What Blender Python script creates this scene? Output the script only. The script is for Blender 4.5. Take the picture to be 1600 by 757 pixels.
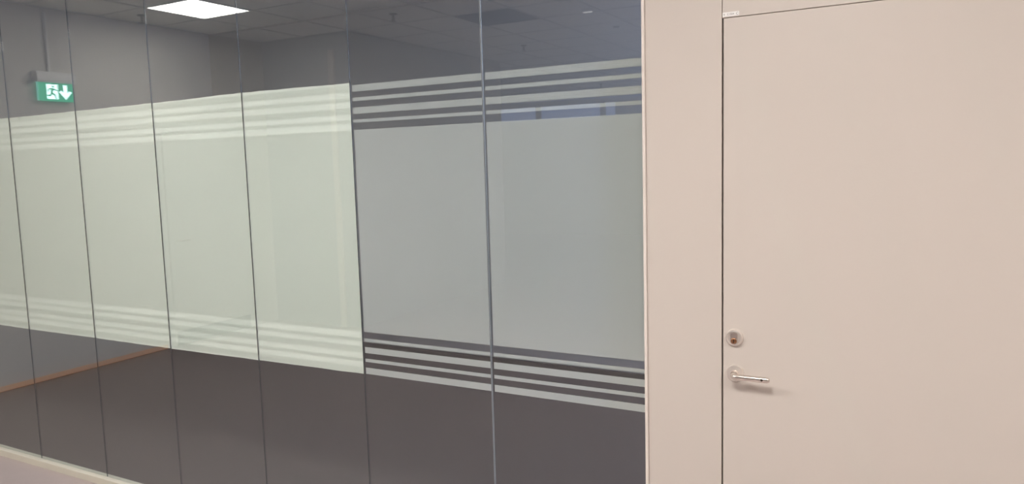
import bpy, bmesh, math, random
from mathutils import Matrix, Vector

random.seed(7)
for _o in list(bpy.data.objects):
    bpy.data.objects.remove(_o)
S = bpy.context.scene
C = S.collection

# ------------------------------------------------------------------ camera
EYE = Vector((0.0, -2.33, 1.643))
YAW, PITCH, ROLL = -0.50105, -0.10551, -0.02847
FOCAL_PX = 1175.28
fw = Vector((math.sin(YAW) * math.cos(PITCH), math.cos(YAW) * math.cos(PITCH), math.sin(PITCH)))
rt = Vector((math.cos(YAW), -math.sin(YAW), 0.0))
up = rt.cross(fw)
r2 = rt * math.cos(ROLL) + up * math.sin(ROLL)
u2 = up * math.cos(ROLL) - rt * math.sin(ROLL)
cam_data = bpy.data.cameras.new('camera')
cam_data.sensor_fit = 'HORIZONTAL'
cam_data.sensor_width = 36.0
cam_data.lens = 36.0 * FOCAL_PX / 1600.0
cam_data.clip_start = 0.02
cam = bpy.data.objects.new('camera', cam_data)
C.objects.link(cam)
cam.matrix_world = Matrix(((r2.x, u2.x, -fw.x, EYE.x), (r2.y, u2.y, -fw.y, EYE.y),
                           (r2.z, u2.z, -fw.z, EYE.z), (0, 0, 0, 1)))
S.camera = cam

# ------------------------------------------------------------------ world, large lights, exposure
SKY = (0.42, 0.55, 1.0)
SKY_STRENGTH = 0.8
PANEL_STRENGTH = 58.0
ROOM_DAYLIGHT = 160.0
w = bpy.data.worlds.new('sky')
S.world = w
w.use_nodes = True
w.node_tree.nodes['Background'].inputs[0].default_value = (*SKY, 1)
w.node_tree.nodes['Background'].inputs[1].default_value = SKY_STRENGTH
ld = bpy.data.lights.new('daylight', 'AREA')
ld.shape = 'RECTANGLE'
ld.size = 2.2
ld.size_y = 0.8
ld.energy = ROOM_DAYLIGHT
ld.color = (0.55, 0.66, 1.0)
lo = bpy.data.objects.new('daylight', ld)
C.objects.link(lo)
lo.location = (1.45, 1.6, 2.3)
lo.rotation_euler = (0, math.radians(90), 0)
S.view_settings.view_transform = 'Standard'
S.view_settings.look = 'None'
S.view_settings.exposure = 0.0
S.view_settings.gamma = 1.0
S.view_settings.use_curve_mapping = False


# ------------------------------------------------------------------ materials
def mat(name, color, rough=0.5, metal=0.0, spec=0.5, noise=0.0, nscale=8.0, bump=0.0, bscale=200.0, emit=None, es=0.0, coat=0.0):
    m = bpy.data.materials.new(name)
    m.use_nodes = True
    nt = m.node_tree
    b = nt.nodes['Principled BSDF']
    b.inputs['Base Color'].default_value = (*color, 1)
    b.inputs['Roughness'].default_value = rough
    b.inputs['Metallic'].default_value = metal
    b.inputs['Specular IOR Level'].default_value = spec
    b.inputs['Coat Weight'].default_value = coat
    if emit:
        b.inputs['Emission Color'].default_value = (*emit, 1)
        b.inputs['Emission Strength'].default_value = es
    tc = nt.nodes.new('ShaderNodeTexCoord')
    if noise:
        n = nt.nodes.new('ShaderNodeTexNoise')
        n.inputs['Scale'].default_value = nscale
        n.inputs['Detail'].default_value = 4
        nt.links.new(tc.outputs['Object'], n.inputs['Vector'])
        mx = nt.nodes.new('ShaderNodeMix')
        mx.data_type = 'RGBA'
        mx.inputs[6].default_value = (*[c * (1 - noise) for c in color], 1)
        mx.inputs[7].default_value = (*[min(1, c * (1 + noise)) for c in color], 1)
        nt.links.new(n.outputs['Fac'], mx.inputs[0])
        nt.links.new(mx.outputs[2], b.inputs['Base Color'])
    if bump:
        n2 = nt.nodes.new('ShaderNodeTexNoise')
        n2.inputs['Scale'].default_value = bscale
        nt.links.new(tc.outputs['Object'], n2.inputs['Vector'])
        bp = nt.nodes.new('ShaderNodeBump')
        bp.inputs['Strength'].default_value = bump
        bp.inputs['Distance'].default_value = 0.002
        nt.links.new(n2.outputs['Fac'], bp.inputs['Height'])
        nt.links.new(bp.outputs['Normal'], b.inputs['Normal'])
    return m


def glass_mat(name, tint, ior):
    """Flat architectural glass: Fresnel mix of clear tinted transmission and mirror reflection on each face."""
    m = bpy.data.materials.new(name)
    m.use_nodes = True
    nt = m.node_tree
    nt.nodes.clear()
    out = nt.nodes.new('ShaderNodeOutputMaterial')
    geo = nt.nodes.new('ShaderNodeNewGeometry')
    mr = nt.nodes.new('ShaderNodeMapRange')
    mr.inputs['To Min'].default_value = ior
    mr.inputs['To Max'].default_value = 1.0 / ior
    nt.links.new(geo.outputs['Backfacing'], mr.inputs['Value'])
    fr = nt.nodes.new('ShaderNodeFresnel')
    nt.links.new(mr.outputs['Result'], fr.inputs['IOR'])
    tr = nt.nodes.new('ShaderNodeBsdfTransparent')
    tr.inputs['Color'].default_value = (*tint, 1)
    gl = nt.nodes.new('ShaderNodeBsdfGlossy')
    gl.inputs['Roughness'].default_value = 0.0
    gl.inputs['Color'].default_value = (1, 1, 1, 1)
    mx = nt.nodes.new('ShaderNodeMixShader')
    nt.links.new(fr.outputs['Fac'], mx.inputs[0])
    nt.links.new(tr.outputs[0], mx.inputs[1])
    nt.links.new(gl.outputs[0], mx.inputs[2])
    nt.links.new(mx.outputs[0], out.inputs['Surface'])
    return m


def film_mat(name, color, trans_color, fac, noise=0.03):
    """Matt adhesive film: diffuse front with some light coming through from the back."""
    m = bpy.data.materials.new(name)
    m.use_nodes = True
    nt = m.node_tree
    nt.nodes.clear()
    out = nt.nodes.new('ShaderNodeOutputMaterial')
    tc = nt.nodes.new('ShaderNodeTexCoord')
    n = nt.nodes.new('ShaderNodeTexNoise')
    n.inputs['Scale'].default_value = 3.0
    nt.links.new(tc.outputs['Object'], n.inputs['Vector'])
    mc = nt.nodes.new('ShaderNodeMix')
    mc.data_type = 'RGBA'
    mc.inputs[6].default_value = (*[c * (1 - noise) for c in color], 1)
    mc.inputs[7].default_value = (*[c * (1 + noise) for c in color], 1)
    nt.links.new(n.outputs['Fac'], mc.inputs[0])
    d = nt.nodes.new('ShaderNodeBsdfDiffuse')
    nt.links.new(mc.outputs[2], d.inputs['Color'])
    t = nt.nodes.new('ShaderNodeBsdfTranslucent')
    t.inputs['Color'].default_value = (*trans_color, 1)
    mx = nt.nodes.new('ShaderNodeMixShader')
    mx.inputs[0].default_value = fac
    nt.links.new(d.outputs[0], mx.inputs[1])
    nt.links.new(t.outputs[0], mx.inputs[2])
    nt.links.new(mx.outputs[0], out.inputs['Surface'])
    return m


M = {
    'glass': glass_mat('partition_glass', (0.95, 0.972, 0.96), 1.76),
    'window_glass': glass_mat('window_glass', (0.97, 0.985, 0.98), 1.5),
    'frost': film_mat('frosted_film', (0.95, 0.95, 0.94), (0.48, 0.50, 0.56), 0.5),
    'frost_white': film_mat('white_frosted_film', (0.90, 0.93, 0.895), (0.85, 0.87, 0.83), 0.25, 0.02),
    'sheet': film_mat('white_sheet', (0.95, 0.975, 0.945), (0.6, 0.6, 0.58), 0.04, 0.02),
    'seal_dark': mat('dark_seal', (0.05, 0.05, 0.052), 0.4),
    'seal_clear': mat('clear_seal', (0.30, 0.33, 0.36), 0.3, noise=0.05),
    'rail': mat('cream_rail', (0.70, 0.66, 0.56), 0.4, noise=0.04),
    'panel': mat('beige_laminate', (0.64, 0.575, 0.525), 0.42, spec=0.35, noise=0.012, nscale=2.5, bump=0.02, bscale=500),
    'door': mat('beige_door_laminate', (0.645, 0.58, 0.53), 0.42, spec=0.35, noise=0.012, nscale=2.5, bump=0.02, bscale=500),
    'trim': mat('pale_aluminium_trim', (0.80, 0.72, 0.67), 0.35),
    'gap': mat('dark_rebate', (0.035, 0.022, 0.016), 0.8, noise=0.1),
    'steel': mat('brushed_steel', (0.78, 0.715, 0.66), 0.27, metal=0.97, noise=0.04, nscale=60),
    'satin': mat('satin_nickel', (0.88, 0.82, 0.765), 0.34, metal=0.72, noise=0.03, nscale=60),
    'brass': mat('brass_plug', (0.42, 0.22, 0.12), 0.35, metal=1.0, noise=0.1, nscale=90),
    'slot': mat('key_slot', (0.03, 0.015, 0.01), 0.7),
    'paper': mat('white_label', (0.9, 0.88, 0.86), 0.5),
    'ink': mat('grey_ink', (0.25, 0.22, 0.21), 0.6),
    'lino': mat('pinkish_linoleum', (0.445, 0.375, 0.365), 0.4, noise=0.05, nscale=12, bump=0.04, bscale=160),
    'carpet': mat('dark_carpet', (0.108, 0.092, 0.088), 0.95, spec=0.1, noise=0.12, nscale=60, bump=0.4, bscale=700),
    'wall': mat('white_paint', (0.60, 0.57, 0.52), 0.7, noise=0.01, nscale=5),
    'corewall': mat('cool_grey_paint', (0.52, 0.52, 0.53), 0.7, noise=0.01, nscale=5),
    'roomceil': mat('white_room_ceiling', (0.8, 0.78, 0.76), 0.8, noise=0.02, nscale=5),
    'paledoor': mat('pale_door_paint', (0.55, 0.53, 0.5), 0.5, noise=0.02),
    'roomwall': mat('grey_paint', (0.62, 0.59, 0.575), 0.7, noise=0.015, nscale=5),
    'darkwall': mat('dark_grey_paint', (0.53, 0.48, 0.425), 0.8, noise=0.02, nscale=5),
    'tile': mat('ceiling_tile', (0.9, 0.89, 0.87), 0.9, noise=0.03, nscale=90, bump=0.25, bscale=300),
    'grid': mat('ceiling_grid', (0.62, 0.62, 0.62), 0.5, noise=0.02),
    'slab': mat('ceiling_slab', (0.5, 0.5, 0.5), 0.9, noise=0.05),
    'wood': mat('orange_wood', (0.85, 0.40, 0.11), 0.35, noise=0.15, nscale=14),
    'darkbase': mat('dark_baseboard', (0.035, 0.035, 0.04), 0.5, noise=0.05),
    'darkdoor': mat('dark_door_paint', (0.06, 0.06, 0.065), 0.5, noise=0.04),
    'lampframe': mat('lamp_frame', (0.8, 0.8, 0.8), 0.4),
    'lamp': mat('lamp_diffuser', (0.9, 0.9, 0.9), 0.5, emit=(1.0, 0.965, 0.92), es=PANEL_STRENGTH),
    'lamp_bright': mat('lamp_diffuser_bright', (0.9, 0.9, 0.9), 0.5, emit=(1.0, 0.97, 0.925), es=PANEL_STRENGTH * 1.15),
    'lamp_dim': mat('lamp_diffuser_dim', (0.9, 0.9, 0.9), 0.5, emit=(1.0, 0.975, 0.92), es=PANEL_STRENGTH * 0.48),
    'lampoff': mat('lamp_diffuser_off', (0.03, 0.035, 0.06), 0.3, noise=0.03),
    'white': mat('white_plastic', (0.8, 0.79, 0.77), 0.4),
    'led': mat('emergency_led', (0.9, 0.9, 0.9), 0.4, emit=(1.0, 0.97, 0.92), es=1.5),
    'black': mat('black_plastic', (0.02, 0.02, 0.02), 0.4),
    'signgreen': mat('sign_green', (0.0, 0.3, 0.16), 0.4, emit=(0.04, 0.50, 0.28), es=1.7),
    'signwhite': mat('sign_white', (0.8, 0.9, 0.9), 0.4, emit=(0.72, 1.0, 1.0), es=5.0),
    'acrylic': mat('sign_acrylic_edge', (0.3, 0.7, 0.6), 0.15, emit=(0.3, 0.9, 0.75), es=1.2),
    'winframe': mat('window_frame_paint', (0.6, 0.6, 0.6), 0.4),
}


# ------------------------------------------------------------------ mesh helpers
def box(bm, x0, x1, y0, y1, z0, z1):
    v = [bm.verts.new(p) for p in ((x0, y0, z0), (x1, y0, z0), (x1, y1, z0), (x0, y1, z0),
                                   (x0, y0, z1), (x1, y0, z1), (x1, y1, z1), (x0, y1, z1))]
    for f in ((3, 2, 1, 0), (4, 5, 6, 7), (0, 1, 5, 4), (1, 2, 6, 5), (2, 3, 7, 6), (3, 0, 4, 7)):
        bm.faces.new([v[i] for i in f])
    return bm


def prism(bm, pts, y0, y1):
    """polygon in x,z extruded along y (pts counter-clockwise seen from -y)"""
    a = [bm.verts.new((p[0], y0, p[1])) for p in pts]
    b = [bm.verts.new((p[0], y1, p[1])) for p in pts]
    bm.faces.new(a)
    bm.faces.new(b[::-1])
    n = len(pts)
    for i in range(n):
        j = (i + 1) % n
        bm.faces.new((a[j], a[i], b[i], b[j]))
    return bm


def lathe(bm, prof, n=40, axis='y'):
    """prof: list of (radius, depth); revolved about the y axis (or z)"""
    rings = []
    for r, d in prof:
        ring = []
        for k in range(n):
            a = 2 * math.pi * k / n
            p = (r * math.cos(a), d, r * math.sin(a)) if axis == 'y' else (r * math.cos(a), r * math.sin(a), d)
            ring.append(bm.verts.new(p))
        rings.append(ring)
    for A, B in zip(rings, rings[1:]):
        for k in range(n):
            j = (k + 1) % n
            bm.faces.new((A[k], A[j], B[j], B[k]))
    bm.faces.new(rings[0][::-1])
    bm.faces.new(rings[-1])
    bmesh.ops.recalc_face_normals(bm, faces=bm.faces[:])
    return bm


def tube(bm, pts, radii, n=20, squash=None):
    """tube through points; radii per point; squash = list of (a,b) scale of the section"""
    pts = [Vector(p) for p in pts]
    rings = []
    for i, p in enumerate(pts):
        t = (pts[min(i + 1, len(pts) - 1)] - pts[max(i - 1, 0)]).normalized()
        up_ = Vector((0, 0, 1))
        s = t.cross(up_)
        if s.length < 1e-4:
            s = Vector((1, 0, 0))
        s.normalize()
        u = s.cross(t).normalized()
        a, b = squash[i] if squash else (1, 1)
        rings.append([bm.verts.new(p + radii[i] * (a * math.cos(2 * math.pi * k / n) * s + b * math.sin(2 * math.pi * k / n) * u)) for k in range(n)])
    for A, B in zip(rings, rings[1:]):
        for k in range(n):
            j = (k + 1) % n
            bm.faces.new((A[k], A[j], B[j], B[k]))
    bm.faces.new(rings[0][::-1])
    bm.faces.new(rings[-1])
    bmesh.ops.recalc_face_normals(bm, faces=bm.faces[:])
    return bm


def obj(name, bm, m, parent=None, smooth=False, bevel=0.0, loc=None):
    if smooth:
        for f in bm.faces:
            f.smooth = True
    me = bpy.data.meshes.new(name)
    bm.to_mesh(me)
    bm.free()
    me.materials.append(M[m])
    o = bpy.data.objects.new(name, me)
    C.objects.link(o)
    if parent:
        o.parent = parent
    if loc:
        o.location = loc
    if bevel:
        bv = o.modifiers.new('bevel', 'BEVEL')
        bv.width = bevel
        bv.segments = 3
        bv.limit_method = 'ANGLE'
    if smooth:
        es = o.modifiers.new('split', 'EDGE_SPLIT')
        es.split_angle = math.radians(40)
    return o


def bx(name, x0, x1, y0, y1, z0, z1, m, parent=None, bevel=0.0):
    return obj(name, box(bmesh.new(), x0, x1, y0, y1, z0, z1), m, parent, bevel=bevel)


def cbx(name, x0, x1, y0, y1, z0, z1, m, parent=None, bevel=0.0):
    """box with its origin at its base centre"""
    cx, cy = (x0 + x1) / 2, (y0 + y1) / 2
    return obj(name, box(bmesh.new(), x0 - cx, x1 - cx, y0 - cy, y1 - cy, 0, z1 - z0), m, parent, bevel=bevel, loc=(cx, cy, z0))


def tag(o, label, cat=None, group=None, kind=None):
    o['label'] = label
    if cat:
        o['category'] = cat
    if group:
        o['group'] = group
    if kind:
        o['kind'] = kind
    return o


def empty(name, loc=(0, 0, 0), rz=0.0):
    o = bpy.data.objects.new(name, None)
    C.objects.link(o)
    o.location = loc
    o.rotation_euler = (0, 0, rz)
    o.empty_display_size = 0.1
    return o


# ------------------------------------------------------------------ layout numbers
CEIL = 2.97
WL = -6.17            # left end wall (also left end of the glass partition)
X_END = -0.789        # right end of the glass partition
SEAMS = [-6.170, -5.577, -4.976, -4.3758, -3.773, -3.1765, -2.5827, -1.9815, -1.3785, X_END]
HALL_X0, HALL_X1, HALL_Y = -9.5, 3.4, -13.0
CORE_X, CORE_Y0, CORE_Y1 = -5.0, -3.55, -6.6
ROOM_X1, ROOM_Y = 1.2, 2.88

# ------------------------------------------------------------------ room shell
tag(bx('floor', HALL_X0, HALL_X1, HALL_Y, 0.0, -0.1, 0.0, 'lino'), 'pinkish grey linoleum floor in front of the glass partition', 'floor', kind='structure')
tag(bx('floor_carpet', WL, ROOM_X1, 0.0, ROOM_Y, -0.1, 0.0, 'carpet'), 'dark grey brown carpet floor in the room behind the glass', 'floor', kind='structure')

bl = bx('wall_left', WL - 0.12, WL, CORE_Y0, 0.02, 0, CEIL, 'wall')
tag(bx('wall_room_left', WL - 0.12, WL, 0.02, ROOM_Y + 0.12, 0, CEIL, 'darkwall'), 'grey end wall of the dim room behind the glass', 'wall', kind='structure')
tag(bl, 'pale painted end wall at the narrow end of the glass partition', 'wall', kind='structure')
tag(bx('wall_core', HALL_X0, CORE_X, CORE_Y1, CORE_Y0, 0, CEIL, 'corewall'), 'pale painted wall corner jutting out opposite the glass partition', 'wall', kind='structure')
bw = bx('wall_back', WL, ROOM_X1 + 0.12, ROOM_Y, ROOM_Y + 0.12, 0, CEIL, 'roomwall')
tag(bw, 'grey back wall of the dim room behind the glass', 'wall', kind='structure')
tag(bx('wall_hall_left', HALL_X0 - 0.12, HALL_X0, HALL_Y, CORE_Y1, 0, CEIL, 'wall'), 'pale painted side wall far down the hall', 'wall', kind='structure')
tag(bx('wall_hall_right', HALL_X1, HALL_X1 + 0.12, HALL_Y, 0.12, 0, CEIL, 'wall'), 'pale painted side wall beyond the beige door', 'wall', kind='structure')
# far wall with window opening
WX0, WX1, WZ0, WZ1 = -9.2, -5.75, 2.52, 2.93
wf = bmesh.new()
box(wf, HALL_X0 - 0.12, WX0, HALL_Y - 0.12, HALL_Y, 0, CEIL)
box(wf, WX1, HALL_X1 + 0.12, HALL_Y - 0.12, HALL_Y, 0, CEIL)
box(wf, WX0, WX1, HALL_Y - 0.12, HALL_Y, 0, WZ0)
box(wf, WX0, WX1, HALL_Y - 0.12, HALL_Y, WZ1, CEIL)
tag(obj('wall_far', wf, 'wall'), 'far hall wall around the daylight window', 'wall', kind='structure')
# room right wall with window opening
rw = bmesh.new()
box(rw, ROOM_X1, ROOM_X1 + 0.12, 0.1, 0.5, 0, CEIL)
box(rw, ROOM_X1, ROOM_X1 + 0.12, 2.6, ROOM_Y, 0, CEIL)
box(rw, ROOM_X1, ROOM_X1 + 0.12, 0.5, 2.6, 0, 1.7)
box(rw, ROOM_X1, ROOM_X1 + 0.12, 0.5, 2.6, 2.85, CEIL)
tag(obj('wall_room_right', rw, 'roomwall'), 'grey side wall of the dim room around its window', 'wall', kind='structure')
tag(bx('ceiling_room', WL, ROOM_X1 + 0.12, 0.02, ROOM_Y + 0.12, CEIL, CEIL + 0.1, 'roomceil'), 'plain white ceiling of the dim room behind the glass', 'ceiling', kind='structure')

# baseboards
tag(bx('baseboard_left', WL, WL + 0.018, -2.16, -0.04, 0, 0.042, 'wood', bevel=0.004), 'orange wooden baseboard along the pale end wall', 'baseboard', kind='structure')
tag(bx('baseboard_back', WL + 0.02, ROOM_X1, ROOM_Y - 0.016, ROOM_Y, 0, 0.06, 'darkbase', bevel=0.003), 'dark baseboard along the grey back wall of the room', 'baseboard', kind='structure')

# windows
w2 = empty('window_2', (0, 0, 0))
tag(w2, 'daylight window in the far hall wall', 'window', kind='structure')
for a, b in ((WX0, -7.65), (-7.65, -6.1), (-6.1, WX1)):
    f = bmesh.new()
    t = 0.06
    box(f, a, b, HALL_Y - 0.09, HALL_Y - 0.03, WZ0, WZ0 + t)
    box(f, a, b, HALL_Y - 0.09, HALL_Y - 0.03, WZ1 - t, WZ1)
    box(f, a, a + t, HALL_Y - 0.09, HALL_Y - 0.03, WZ0 + t, WZ1 - t)
    box(f, b - t, b, HALL_Y - 0.09, HALL_Y - 0.03, WZ0 + t, WZ1 - t)
    obj('window_frame', f, 'winframe', w2)
    bx('pane', a + t, b - t, HALL_Y - 0.064, HALL_Y - 0.056, WZ0 + t, WZ1 - t, 'window_glass', w2)
w3 = empty('window_3', (0, 0, 0))
tag(w3, 'daylight window in the side wall of the dim room', 'window', kind='structure')
f = bmesh.new()
box(f, ROOM_X1 + 0.03, ROOM_X1 + 0.09, 0.5, 2.6, 1.7, 1.76)
box(f, ROOM_X1 + 0.03, ROOM_X1 + 0.09, 0.5, 2.6, 2.79, 2.85)
box(f, ROOM_X1 + 0.03, ROOM_X1 + 0.09, 0.5, 0.56, 1.76, 2.79)
box(f, ROOM_X1 + 0.03, ROOM_X1 + 0.09, 2.54, 2.6, 1.76, 2.79)
obj('window_frame', f, 'winframe', w3)
bx('pane', ROOM_X1 + 0.056, ROOM_X1 + 0.064, 0.56, 2.54, 1.76, 2.79, 'window_glass', w3)

# dark door in the end wall, past the wooden baseboard
d2 = empty('door_2', (WL, -2.7, 0))
tag(d2, 'pale door with dark kick plate in the end wall beyond the wooden baseboard', 'door', kind='structure')
obj('door_leaf', box(bmesh.new(), 0, 0.03, -0.45, 0.45, 0.005, 2.05), 'paledoor', d2, bevel=0.003)
obj('kick_plate', box(bmesh.new(), 0.03, 0.034, -0.44, 0.44, 0.01, 0.14), 'darkdoor', d2)
fr = bmesh.new()
box(fr, 0, 0.02, -0.51, -0.455, 0, 2.11)
box(fr, 0, 0.02, 0.455, 0.51, 0, 2.11)
box(fr, 0, 0.02, -0.455, 0.455, 2.055, 2.11)
obj('door_frame', fr, 'paledoor', d2)
hb = tube(bmesh.new(), [(0.03, 0.38, 1.0), (0.08, 0.38, 1.0), (0.085, 0.37, 1.0), (0.085, 0.27, 1.0)], [0.009, 0.009, 0.009, 0.008], 12)
obj('lever_handle', hb, 'steel', d2, smooth=True)

# pale vertical trim on the wall opposite
tag(bx('trim_2', -5.25, -5.185, CORE_Y0, CORE_Y0 + 0.025, 0, 2.81, 'trim', bevel=0.003), 'pale vertical strip on the wall corner opposite the glass', 'trim', kind='structure')

# ------------------------------------------------------------------ ceiling of tiles
ceil = bx('ceiling', HALL_X0 - 0.12, HALL_X1 + 0.12, HALL_Y - 0.12, 0.02, CEIL + 0.03, CEIL + 0.1, 'slab')
tag(ceil, 'suspended ceiling of white square tiles in a metal grid', 'ceiling', kind='structure')
gx = [WL + 0.6 * k for k in range(-6, 17)]
gx = [x for x in gx if HALL_X0 - 0.01 < x < HALL_X1]
gx = [HALL_X0] + [x for x in gx if x > HALL_X0 + 0.05] + [HALL_X1]
gy = [0.0] + [-0.54 - 0.6 * k for k in range(30) if -0.54 - 0.6 * k > HALL_Y + 0.05] + [HALL_Y]
LIT = [(-5.27, -2.04), (-2.87, -2.04), (-0.47, -2.04), (1.93, -2.04)]
OFF = [(-3.47, -3.84)]


def in_core(x, y):
    return (x < CORE_X and CORE_Y1 < y < CORE_Y0) or (x < WL and y > CORE_Y0)


cells = []
for x0, x1 in zip(gx, gx[1:]):
    for y1, y0 in zip(gy, gy[1:]):
        cx, cy = (x0 + x1) / 2, (y0 + y1) / 2
        if in_core(cx, cy):
            continue
        if any(abs(cx - a) < 0.2 and abs(cy - b) < 0.2 for a, b in LIT + OFF):
            continue
        cells.append((x0, x1, y0, y1))
cells.sort(key=lambda c: math.hypot((c[0] + c[1]) / 2, (c[2] + c[3]) / 2 - 2.33))
shared = {}
rest = bmesh.new()
for i, (x0, x1, y0, y1) in enumerate(cells):
    g = 0.009
    hx, hy = (x1 - x0) / 2 - g, (y1 - y0) / 2 - g
    if i < 290:
        key = (round(hx, 3), round(hy, 3))
        if key not in shared:
            bm = bmesh.new()
            box(bm, -hx, hx, -hy, hy, 0.0, 0.018)
            me = bpy.data.meshes.new('ceiling_tile')
            bm.to_mesh(me)
            bm.free()
            me.materials.append(M['tile'])
            shared[key] = me
        o = bpy.data.objects.new('ceiling_tile', shared[key])
        C.objects.link(o)
        o.parent = ceil
        o.location = ((x0 + x1) / 2, (y0 + y1) / 2, CEIL + 0.006 + random.uniform(-0.001, 0.001))
    else:
        box(rest, x0 + g, x1 - g, y0 + g, y1 - g, CEIL + 0.006, CEIL + 0.024)
o = obj('far_ceiling_tiles', rest, 'tile', ceil)
o['kind'] = 'stuff'
for x in gx[1:-1]:
    y1 = 0.0 if x > WL - 0.01 else CORE_Y1
    if WL - 0.01 < x < CORE_X:
        bx('grid_bar', x - 0.0085, x + 0.0085, CORE_Y0, 0.0, CEIL - 0.001, CEIL + 0.006, 'grid', ceil)
        y1 = CORE_Y1
    bx('grid_bar', x - 0.0085, x + 0.0085, HALL_Y, y1, CEIL - 0.001, CEIL + 0.006, 'grid', ceil)
for y in gy[1:-1]:
    x0 = WL if y > CORE_Y0 else (CORE_X if y > CORE_Y1 else HALL_X0)
    bx('grid_bar', x0, HALL_X1, y - 0.0085, y + 0.0085, CEIL - 0.0005, CEIL + 0.0055, 'grid', ceil)


# ------------------------------------------------------------------ ceiling lights
def ceiling_light(x, y, on, label, group=None, lamp='lamp'):
    t = empty('ceiling_light', (x, y, CEIL))
    tag(t, label, 'ceiling light', group)
    f = bmesh.new()
    a, b = 0.291, 0.279
    box(f, -a, a, -a, -b, -0.004, 0.02)
    box(f, -a, a, b, a, -0.004, 0.02)
    box(f, -a, -b, -b, b, -0.004, 0.02)
    box(f, b, a, -b, b, -0.004, 0.02)
    obj('lamp_frame', f, 'lampframe' if on else 'lampoff', t)
    obj('diffuser', box(bmesh.new(), -b, b, -b, b, 0.0, 0.012), lamp if on else 'lampoff', t)
    return t


ceiling_light(*LIT[0], True, 'lit square ceiling light panel beside the green exit sign', lamp='lamp_dim')
ceiling_light(*LIT[1], True, 'lit square ceiling light panel in front of the middle of the glass partition', lamp='lamp_bright')
ceiling_light(*LIT[2], True, 'lit square ceiling light panel in front of the beige door with the lever handle')
ceiling_light(*LIT[3], True, 'lit square ceiling light panel beyond the beige door, beside the side wall')
ceiling_light(*OFF[0], False, 'unlit dark square panel set in the tiled ceiling')


# ------------------------------------------------------------------ small ceiling fittings
def sprinkler(x, y, label):
    t = empty('sprinkler', (x, y, CEIL))
    tag(t, label, 'sprinkler', 'sprinkler heads in the tiled ceiling')
    obj('escutcheon', lathe(bmesh.new(), [(0.035, 0.004), (0.034, -0.004), (0.012, -0.010)], 20, 'z'), 'black', t, smooth=True)
    obj('body', lathe(bmesh.new(), [(0.010, -0.006), (0.010, -0.03), (0.006, -0.034), (0.006, -0.05)], 14, 'z'), 'black', t, smooth=True)
    fr_ = bmesh.new()
    tube(fr_, [(0.008, 0, -0.028), (0.016, 0, -0.042), (0.004, 0, -0.058)], [0.003] * 3, 8)
    tube(fr_, [(-0.008, 0, -0.028), (-0.016, 0, -0.042), (-0.004, 0, -0.058)], [0.003] * 3, 8)
    obj('frame_arms', fr_, 'black', t, smooth=True)
    obj('deflector', lathe(bmesh.new(), [(0.004, -0.056), (0.026, -0.06), (0.026, -0.063), (0.004, -0.064)], 16, 'z'), 'black', t, smooth=True)


sprinkler(-4.13, -3.15, 'small dark sprinkler head in the tiled ceiling near the jutting wall corner')
sprinkler(-4.05, -5.47, 'small dark sprinkler head in the tiled ceiling past the unlit dark panel')
sprinkler(-4.99 + 0.0, -10.18, 'small dark sprinkler head in the tiled ceiling near the far window')
sprinkler(-5.85, -1.93, 'small dark sprinkler head between the exit sign and the lit panel')
t = empty('smoke_detector', (-2.64, -4.70, CEIL))
tag(t, 'round white smoke detector dome on the ceiling with dark underside', 'smoke detector')
obj('base', lathe(bmesh.new(), [(0.055, 0.004), (0.055, -0.012), (0.05, -0.018)], 28, 'z'), 'white', t, smooth=True)
obj('dome', lathe(bmesh.new(), [(0.046, -0.014), (0.044, -0.034), (0.034, -0.05)], 28, 'z'), 'white', t, smooth=True)
obj('sensor_cap', lathe(bmesh.new(), [(0.034, -0.048), (0.030, -0.058), (0.012, -0.062)], 28, 'z'), 'black', t, smooth=True)
t = empty('emergency_spot', (-2.65, -4.02, CEIL))
tag(t, 'thin white oblong fitting on the ceiling tile', 'emergency light')
obj('cover', box(bmesh.new(), -0.05, 0.05, -0.02, 0.02, -0.018, 0.004), 'white', t, bevel=0.004)
obj('lens', box(bmesh.new(), -0.042, 0.042, -0.014, 0.014, -0.024, -0.017), 'led', t, bevel=0.003)

# ------------------------------------------------------------------ exit sign on the end wall
sg = empty('exit_sign', (WL, -1.315, 2.235))
sg.scale = (1, 0.95, 0.97)
tag(sg, 'glowing green exit sign with running figure and down arrow on end wall', 'exit sign')
hs = bmesh.new()
prof = [(0.0, 0.15), (0.058, 0.15), (0.066, 0.165), (0.066, 0.215), (0.052, 0.235), (0.0, 0.235)]
a = [hs.verts.new((x, -0.165, z)) for x, z in prof]
b = [hs.verts.new((x, 0.165, z)) for x, z in prof]
hs.faces.new(a)
hs.faces.new(b[::-1])
for i in range(len(prof)):
    j = (i + 1) % len(prof)
    hs.faces.new((a[j], a[i], b[i], b[j]))
bmesh.ops.recalc_face_normals(hs, faces=hs.faces[:])
obj('housing', hs, 'white', sg, bevel=0.003)
pl = obj('sign_plate', box(bmesh.new(), 0.026, 0.034, -0.15, 0.15, 0.0, 0.151), 'signgreen', sg)
obj('plate_edge', box(bmesh.new(), 0.024, 0.036, 0.145, 0.151, -0.001, 0.151), 'acrylic', sg)


def poly_on_sign(name, polys, m, x0, x1, parent):
    """polygons given in (y, z) on the sign face, extruded along x"""
    bm = bmesh.new()
    for pts in polys:
        A = [bm.verts.new((x0, y, z)) for y, z in pts]
        B = [bm.verts.new((x1, y, z)) for y, z in pts]
        bm.faces.new(A)
        bm.faces.new(B[::-1])
        n = len(pts)
        for i in range(n):
            j = (i + 1) % n
            bm.faces.new((A[j], A[i], B[i], B[j]))
    bmesh.ops.recalc_face_normals(bm, faces=bm.faces[:])
    return obj(name, bm, m, parent)


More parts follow.
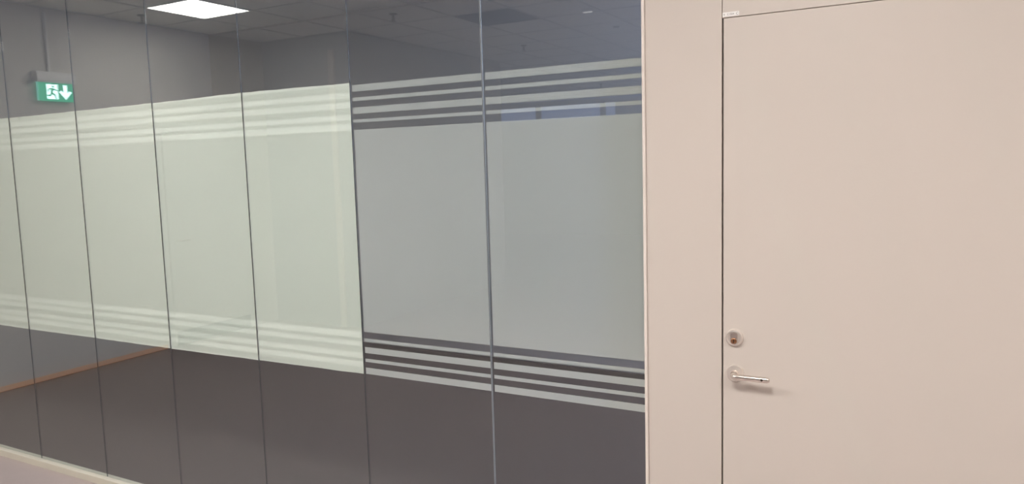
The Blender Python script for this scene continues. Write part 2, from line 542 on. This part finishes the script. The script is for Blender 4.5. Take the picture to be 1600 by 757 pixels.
def limb(y0, z0, y1, z1, w0, w1):
    d = Vector((y1 - y0, z1 - z0)).normalized()
    n = Vector((-d.y, d.x))
    return [(y0 + n.x * w0, z0 + n.y * w0), (y0 - n.x * w0, z0 - n.y * w0), (y1 - n.x * w1, z1 - n.y * w1), (y1 + n.x * w1, z1 + n.y * w1)]


def uy(u):            # u runs from the glass side of the sign to the far side
    return 0.15 - u


# doorway (white) near the glass end, arrow towards the far end
poly_on_sign('doorway_symbol', [[(uy(0.075), 0.017), (uy(0.168), 0.017), (uy(0.168), 0.137), (uy(0.075), 0.137)]], 'signwhite', 0.033, 0.0355, pl)
hd = [(uy(0.128 + 0.0095 * math.cos(k * math.pi / 6)), 0.119 + 0.0095 * math.sin(k * math.pi / 6)) for k in range(12)]
poly_on_sign('running_figure', [
    hd,
    limb(uy(0.122), 0.104, uy(0.112), 0.066, 0.012, 0.009),
    limb(uy(0.121), 0.101, uy(0.148), 0.092, 0.006, 0.005),
    limb(uy(0.148), 0.092, uy(0.165), 0.088, 0.005, 0.004),
    limb(uy(0.120), 0.103, uy(0.094), 0.098, 0.006, 0.005),
    limb(uy(0.094), 0.098, uy(0.085), 0.078, 0.005, 0.004),
    limb(uy(0.113), 0.068, uy(0.138), 0.052, 0.008, 0.006),
    limb(uy(0.138), 0.054, uy(0.150), 0.019, 0.006, 0.005),
    limb(uy(0.112), 0.068, uy(0.104), 0.046, 0.008, 0.006),
    limb(uy(0.105), 0.046, uy(0.078), 0.044, 0.006, 0.005)], 'signgreen', 0.035, 0.0372, pl)
poly_on_sign('down_arrow', [
    [(uy(0.216), 0.137), (uy(0.248), 0.137), (uy(0.248), 0.05), (uy(0.216), 0.05)],
    [(uy(0.232), 0.017), (uy(0.232), 0.055), (uy(0.196), 0.091), (uy(0.180), 0.077)],
    [(uy(0.232), 0.017), (uy(0.284), 0.077), (uy(0.268), 0.091), (uy(0.232), 0.055)]], 'signwhite', 0.033, 0.0355, pl)
obj('conduit', tube(bmesh.new(), [(0.014, 0.03, 0.23), (0.014, 0.03, 0.72)], [0.011, 0.011], 14), 'white', sg, smooth=True)

# ------------------------------------------------------------------ glass partition
win = empty('window_1', (0, 0, 0))
tag(win, 'tall frameless glass partition of narrow panes with frosted film bands', 'glass partition', kind='structure')
UP = [1.9625, 1.937, 1.914, 1.9, 1.8755, 1.8505, 1.8285, 1.816, 1.788]
LOW = [0.9745, 0.947, 0.934, 0.9115, 0.8865, 0.863, 0.8495, 0.8255, 0.7995]
TOPS = {-6.170: 1.958, -5.577: 1.960, -4.976: 1.960, -4.3758: 1.961, -3.773: 1.965, -3.1765: 1.968, -2.5827: 1.975, -1.9815: 1.972}
BOTS = {-6.170: 0.786, -5.577: 0.786, -4.976: 0.787, -4.3758: 0.787, -3.773: 0.789, -3.1765: 0.789, -2.5827: 0.793, -1.9815: 0.797}
GT = 0.005
UP = [1.643 + (z - 1.643) * 0.997 for z in UP]
LOW = [1.643 + (z - 1.643) * 0.997 for z in LOW]
TOPS = {k: 1.643 + (z - 1.643) * 0.997 for k, z in TOPS.items()}
BOTS = {k: 1.643 + (z - 1.643) * 0.997 for k, z in BOTS.items()}
STRIPES = [(UP[1], UP[0]), (UP[3], UP[2]), (UP[5], UP[4]), (UP[7], UP[6]),
           (LOW[2], LOW[1]), (LOW[4], LOW[3]), (LOW[6], LOW[5]), (LOW[8], LOW[7])]
for i, (a, b) in enumerate(zip(SEAMS, SEAMS[1:])):
    wide_a = 0.003 if a in (-1.3785,) else 0.0009
    wide_b = 0.003 if b in (-1.3785,) else 0.0009
    x0, x1 = a + wide_a, b - wide_b
    p = bx('pane', x0, x1, 0.0, GT, 0.04, 2.93, 'glass', win)
    # film coordinates sit on the room side of the glass
    fx0, fx1 = x0 + 0.001, x1 - 0.001
    if b < -1.9:
        fx0, fx1 = x0 + 0.0005, x1 - 0.0005
    else:
        fx0 = x0 + 0.006
    fm = 'frost_white' if b < -1.9 else 'frost'
    bx('frosted_film', fx0, fx1, GT + 0.0004, GT + 0.0009, LOW[0], UP[8], fm, p)
    for z0, z1 in STRIPES:
        bx('film_stripe', fx0, fx1, GT + 0.0004, GT + 0.0009, z0, z1, fm, p)
    if b < -1.9:
        bm = bmesh.new()
        n = 12
        top, bot = [], []
        for j in range(n + 1):
            s = j / n
            x = fx0 + (fx1 - fx0) * s
            top.append((x, TOPS[a] * (1 - s) + TOPS[b] * s + random.uniform(-0.0012, 0.0012)))
            bot.append((x, BOTS[a] * (1 - s) + BOTS[b] * s + random.uniform(-0.001, 0.001)))
        prism(bm, bot + top[::-1], GT + 0.0016, GT + 0.0022)
        bmesh.ops.recalc_face_normals(bm, faces=bm.faces[:])
        sh = obj('white_backing_sheet', bm, 'sheet', p)
        sh['label'] = 'white backing sheet stuck behind the frosted film'
for i, x in enumerate(SEAMS[1:-1]):
    if x == -1.3785:
        bx('joint_profile', x - 0.0028, x - 0.0008, 0.0005, GT - 0.0005, 0.04, 2.93, 'seal_clear', win, bevel=0.0006)
        bx('joint_profile', x + 0.0008, x + 0.0028, 0.0005, GT - 0.0005, 0.04, 2.93, 'seal_clear', win, bevel=0.0006)
        bx('joint_seal', x - 0.0007, x + 0.0007, 0.0015, GT - 0.0015, 0.04, 2.93, 'seal_dark', win)
    else:
        bx('joint_seal', x - 0.0008, x + 0.0008, 0.0004, GT - 0.0005, 0.04, 2.93, 'seal_dark', win)
bx('bottom_rail', WL, X_END, -0.024, 0.03, -0.01, 0.038, 'rail', win, bevel=0.004)
bx('top_rail', WL, X_END, -0.02, 0.032, 2.93, CEIL, 'rail', win, bevel=0.003)

# ------------------------------------------------------------------ beige wall panels and door
DX0, DX1, DZ = -0.5345, 0.41, 2.052
wfr = empty('wall_front', (0, 0, 0))
tag(wfr, 'beige laminate panel wall around the beige door', 'wall', kind='structure')
bx('side_panel', -0.778, -0.5395, -0.002, 0.06, 0, CEIL, 'panel', wfr, bevel=0.0012)
bx('transom_panel', -0.5380, DX1 + 0.004, -0.002, 0.06, DZ + 0.0018, CEIL, 'panel', wfr, bevel=0.0012)
bx('side_panel', DX1 + 0.005, HALL_X1, -0.002, 0.06, 0, CEIL, 'panel', wfr, bevel=0.0012)
bx('backing_frame', X_END, HALL_X1, 0.062, 0.1, 0, CEIL, 'gap', wfr)
tag(bx('trim_1', X_END, -0.7785, -0.008, 0.06, 0, CEIL, 'trim', bevel=0.003), 'thin pale vertical trim between the glass and the beige panel', 'trim', kind='structure')

dr = empty('door_1', (DX0, 0, 0))
tag(dr, 'flush beige door with steel lever handle and round lock', 'door', kind='structure')
obj('door_leaf', box(bmesh.new(), 0, DX1 - DX0, -0.002, 0.042, 0.006, DZ), 'door', dr, bevel=0.0015)
# lever handle
HX, HZ = -0.4965, 0.972
hl = empty('lever_handle', (HX - DX0, -0.002, HZ))
hl.parent = dr
hl['label'] = 'brushed steel lever handle on a round rose'
obj('rose', lathe(bmesh.new(), [(0.0265, 0.0), (0.0265, -0.005), (0.0245, -0.0075), (0.0125, -0.0085)], 48), 'satin', hl, smooth=True)
obj('collar', lathe(bmesh.new(), [(0.0115, -0.006), (0.0115, -0.020), (0.010, -0.0225)], 32), 'steel', hl, smooth=True)
pts, rad, sq = [], [], []
for d in (0.012, 0.022, 0.031):
    pts.append((0, -d, 0)); rad.append(0.0085); sq.append((1, 1))
for k in range(1, 7):
    an = k / 6 * math.pi / 2
    pts.append((0.013 * (1 - math.cos(an)), -0.031 - 0.013 * math.sin(an), 0)); rad.append(0.0085 + 0.0006 * k / 6); sq.append((1, 1))
for s in (0.03, 0.05, 0.07, 0.085, 0.096, 0.104, 0.108, 0.110):
    pts.append((s, -0.044 - 0.002 * s / 0.11, 0))
    rad.append({0.104: 0.0085, 0.108: 0.006, 0.110: 0.0025}.get(s, 0.0090)); sq.append((1 - 2.0 * s, 1))
obj('lever', tube(bmesh.new(), pts, rad, 24, sq), 'steel', hl, smooth=True)
dm = lathe(bmesh.new(), [(0.0034, 0.0), (0.0034, -0.0012), (0.0022, -0.0016)], 18)
obj('grub_screw', dm, 'slot', hl, smooth=True, loc=(0.088, -0.0525, 0.001))
# lock
LX, LZ = -0.4990, 1.085
lk = empty('lock', (LX - DX0, -0.002, LZ))
lk.parent = dr
lk['label'] = 'round steel lock escutcheon with brass key plug'
obj('escutcheon', lathe(bmesh.new(), [(0.0265, 0.0), (0.0265, -0.006), (0.0235, -0.0105), (0.0195, -0.0115), (0.0185, -0.0085)], 48), 'satin', lk, smooth=True)
ov = []
for k in range(17):
    an = math.pi * k / 16
    ov.append((0.0105 * math.cos(an), 0.0085 + 0.0105 * math.sin(an)))
for k in range(17):
    an = math.pi + math.pi * k / 16
    ov.append((0.0105 * math.cos(an), -0.0085 + 0.0105 * math.sin(an)))
bm = prism(bmesh.new(), ov, -0.0145, -0.004)
bmesh.ops.recalc_face_normals(bm, faces=bm.faces[:])
obj('oval_cylinder', bm, 'steel', lk, bevel=0.001)
obj('key_plug', lathe(bmesh.new(), [(0.0088, 0.0), (0.0088, -0.0022), (0.0078, -0.003)], 28), 'brass', lk, smooth=True, loc=(0, -0.0143, -0.0085))
obj('keyway', box(bmesh.new(), -0.0011, 0.0011, -0.0006, 0.0, -0.0055, 0.0055), 'slot', lk, loc=(0, -0.0172, -0.0085))

# ------------------------------------------------------------------ small label over the door corner
lb = empty('label_strip', (-0.5375, -0.0022, 2.0565))
tag(lb, 'small white printed label strip above the corner of the beige door', 'label')
obj('strip', box(bmesh.new(), 0.0, 0.0485, -0.0008, 0.0, 0.0, 0.0125), 'paper', lb)


def letters(txt, size, x, z):
    cu = bpy.data.curves.new('text', 'FONT')
    cu.body = txt
    cu.size = size
    cu.extrude = 0.0001
    to = bpy.data.objects.new('text', cu)
    C.objects.link(to)
    dg = bpy.context.evaluated_depsgraph_get()
    me = bpy.data.meshes.new_from_object(to.evaluated_get(dg))
    bpy.data.objects.remove(to)
    me.materials.clear()
    me.materials.append(M['ink'])
    o = bpy.data.objects.new('lettering', me)
    C.objects.link(o)
    o.parent = lb
    o.location = (x, -0.001, z)
    o.rotation_euler = (math.pi / 2, 0, 0)


letters('B', 0.0075, 0.003, 0.0035)
letters('C1024', 0.0075, 0.0135, 0.0035)
letters('C', 0.0105, 0.0395, 0.0025)
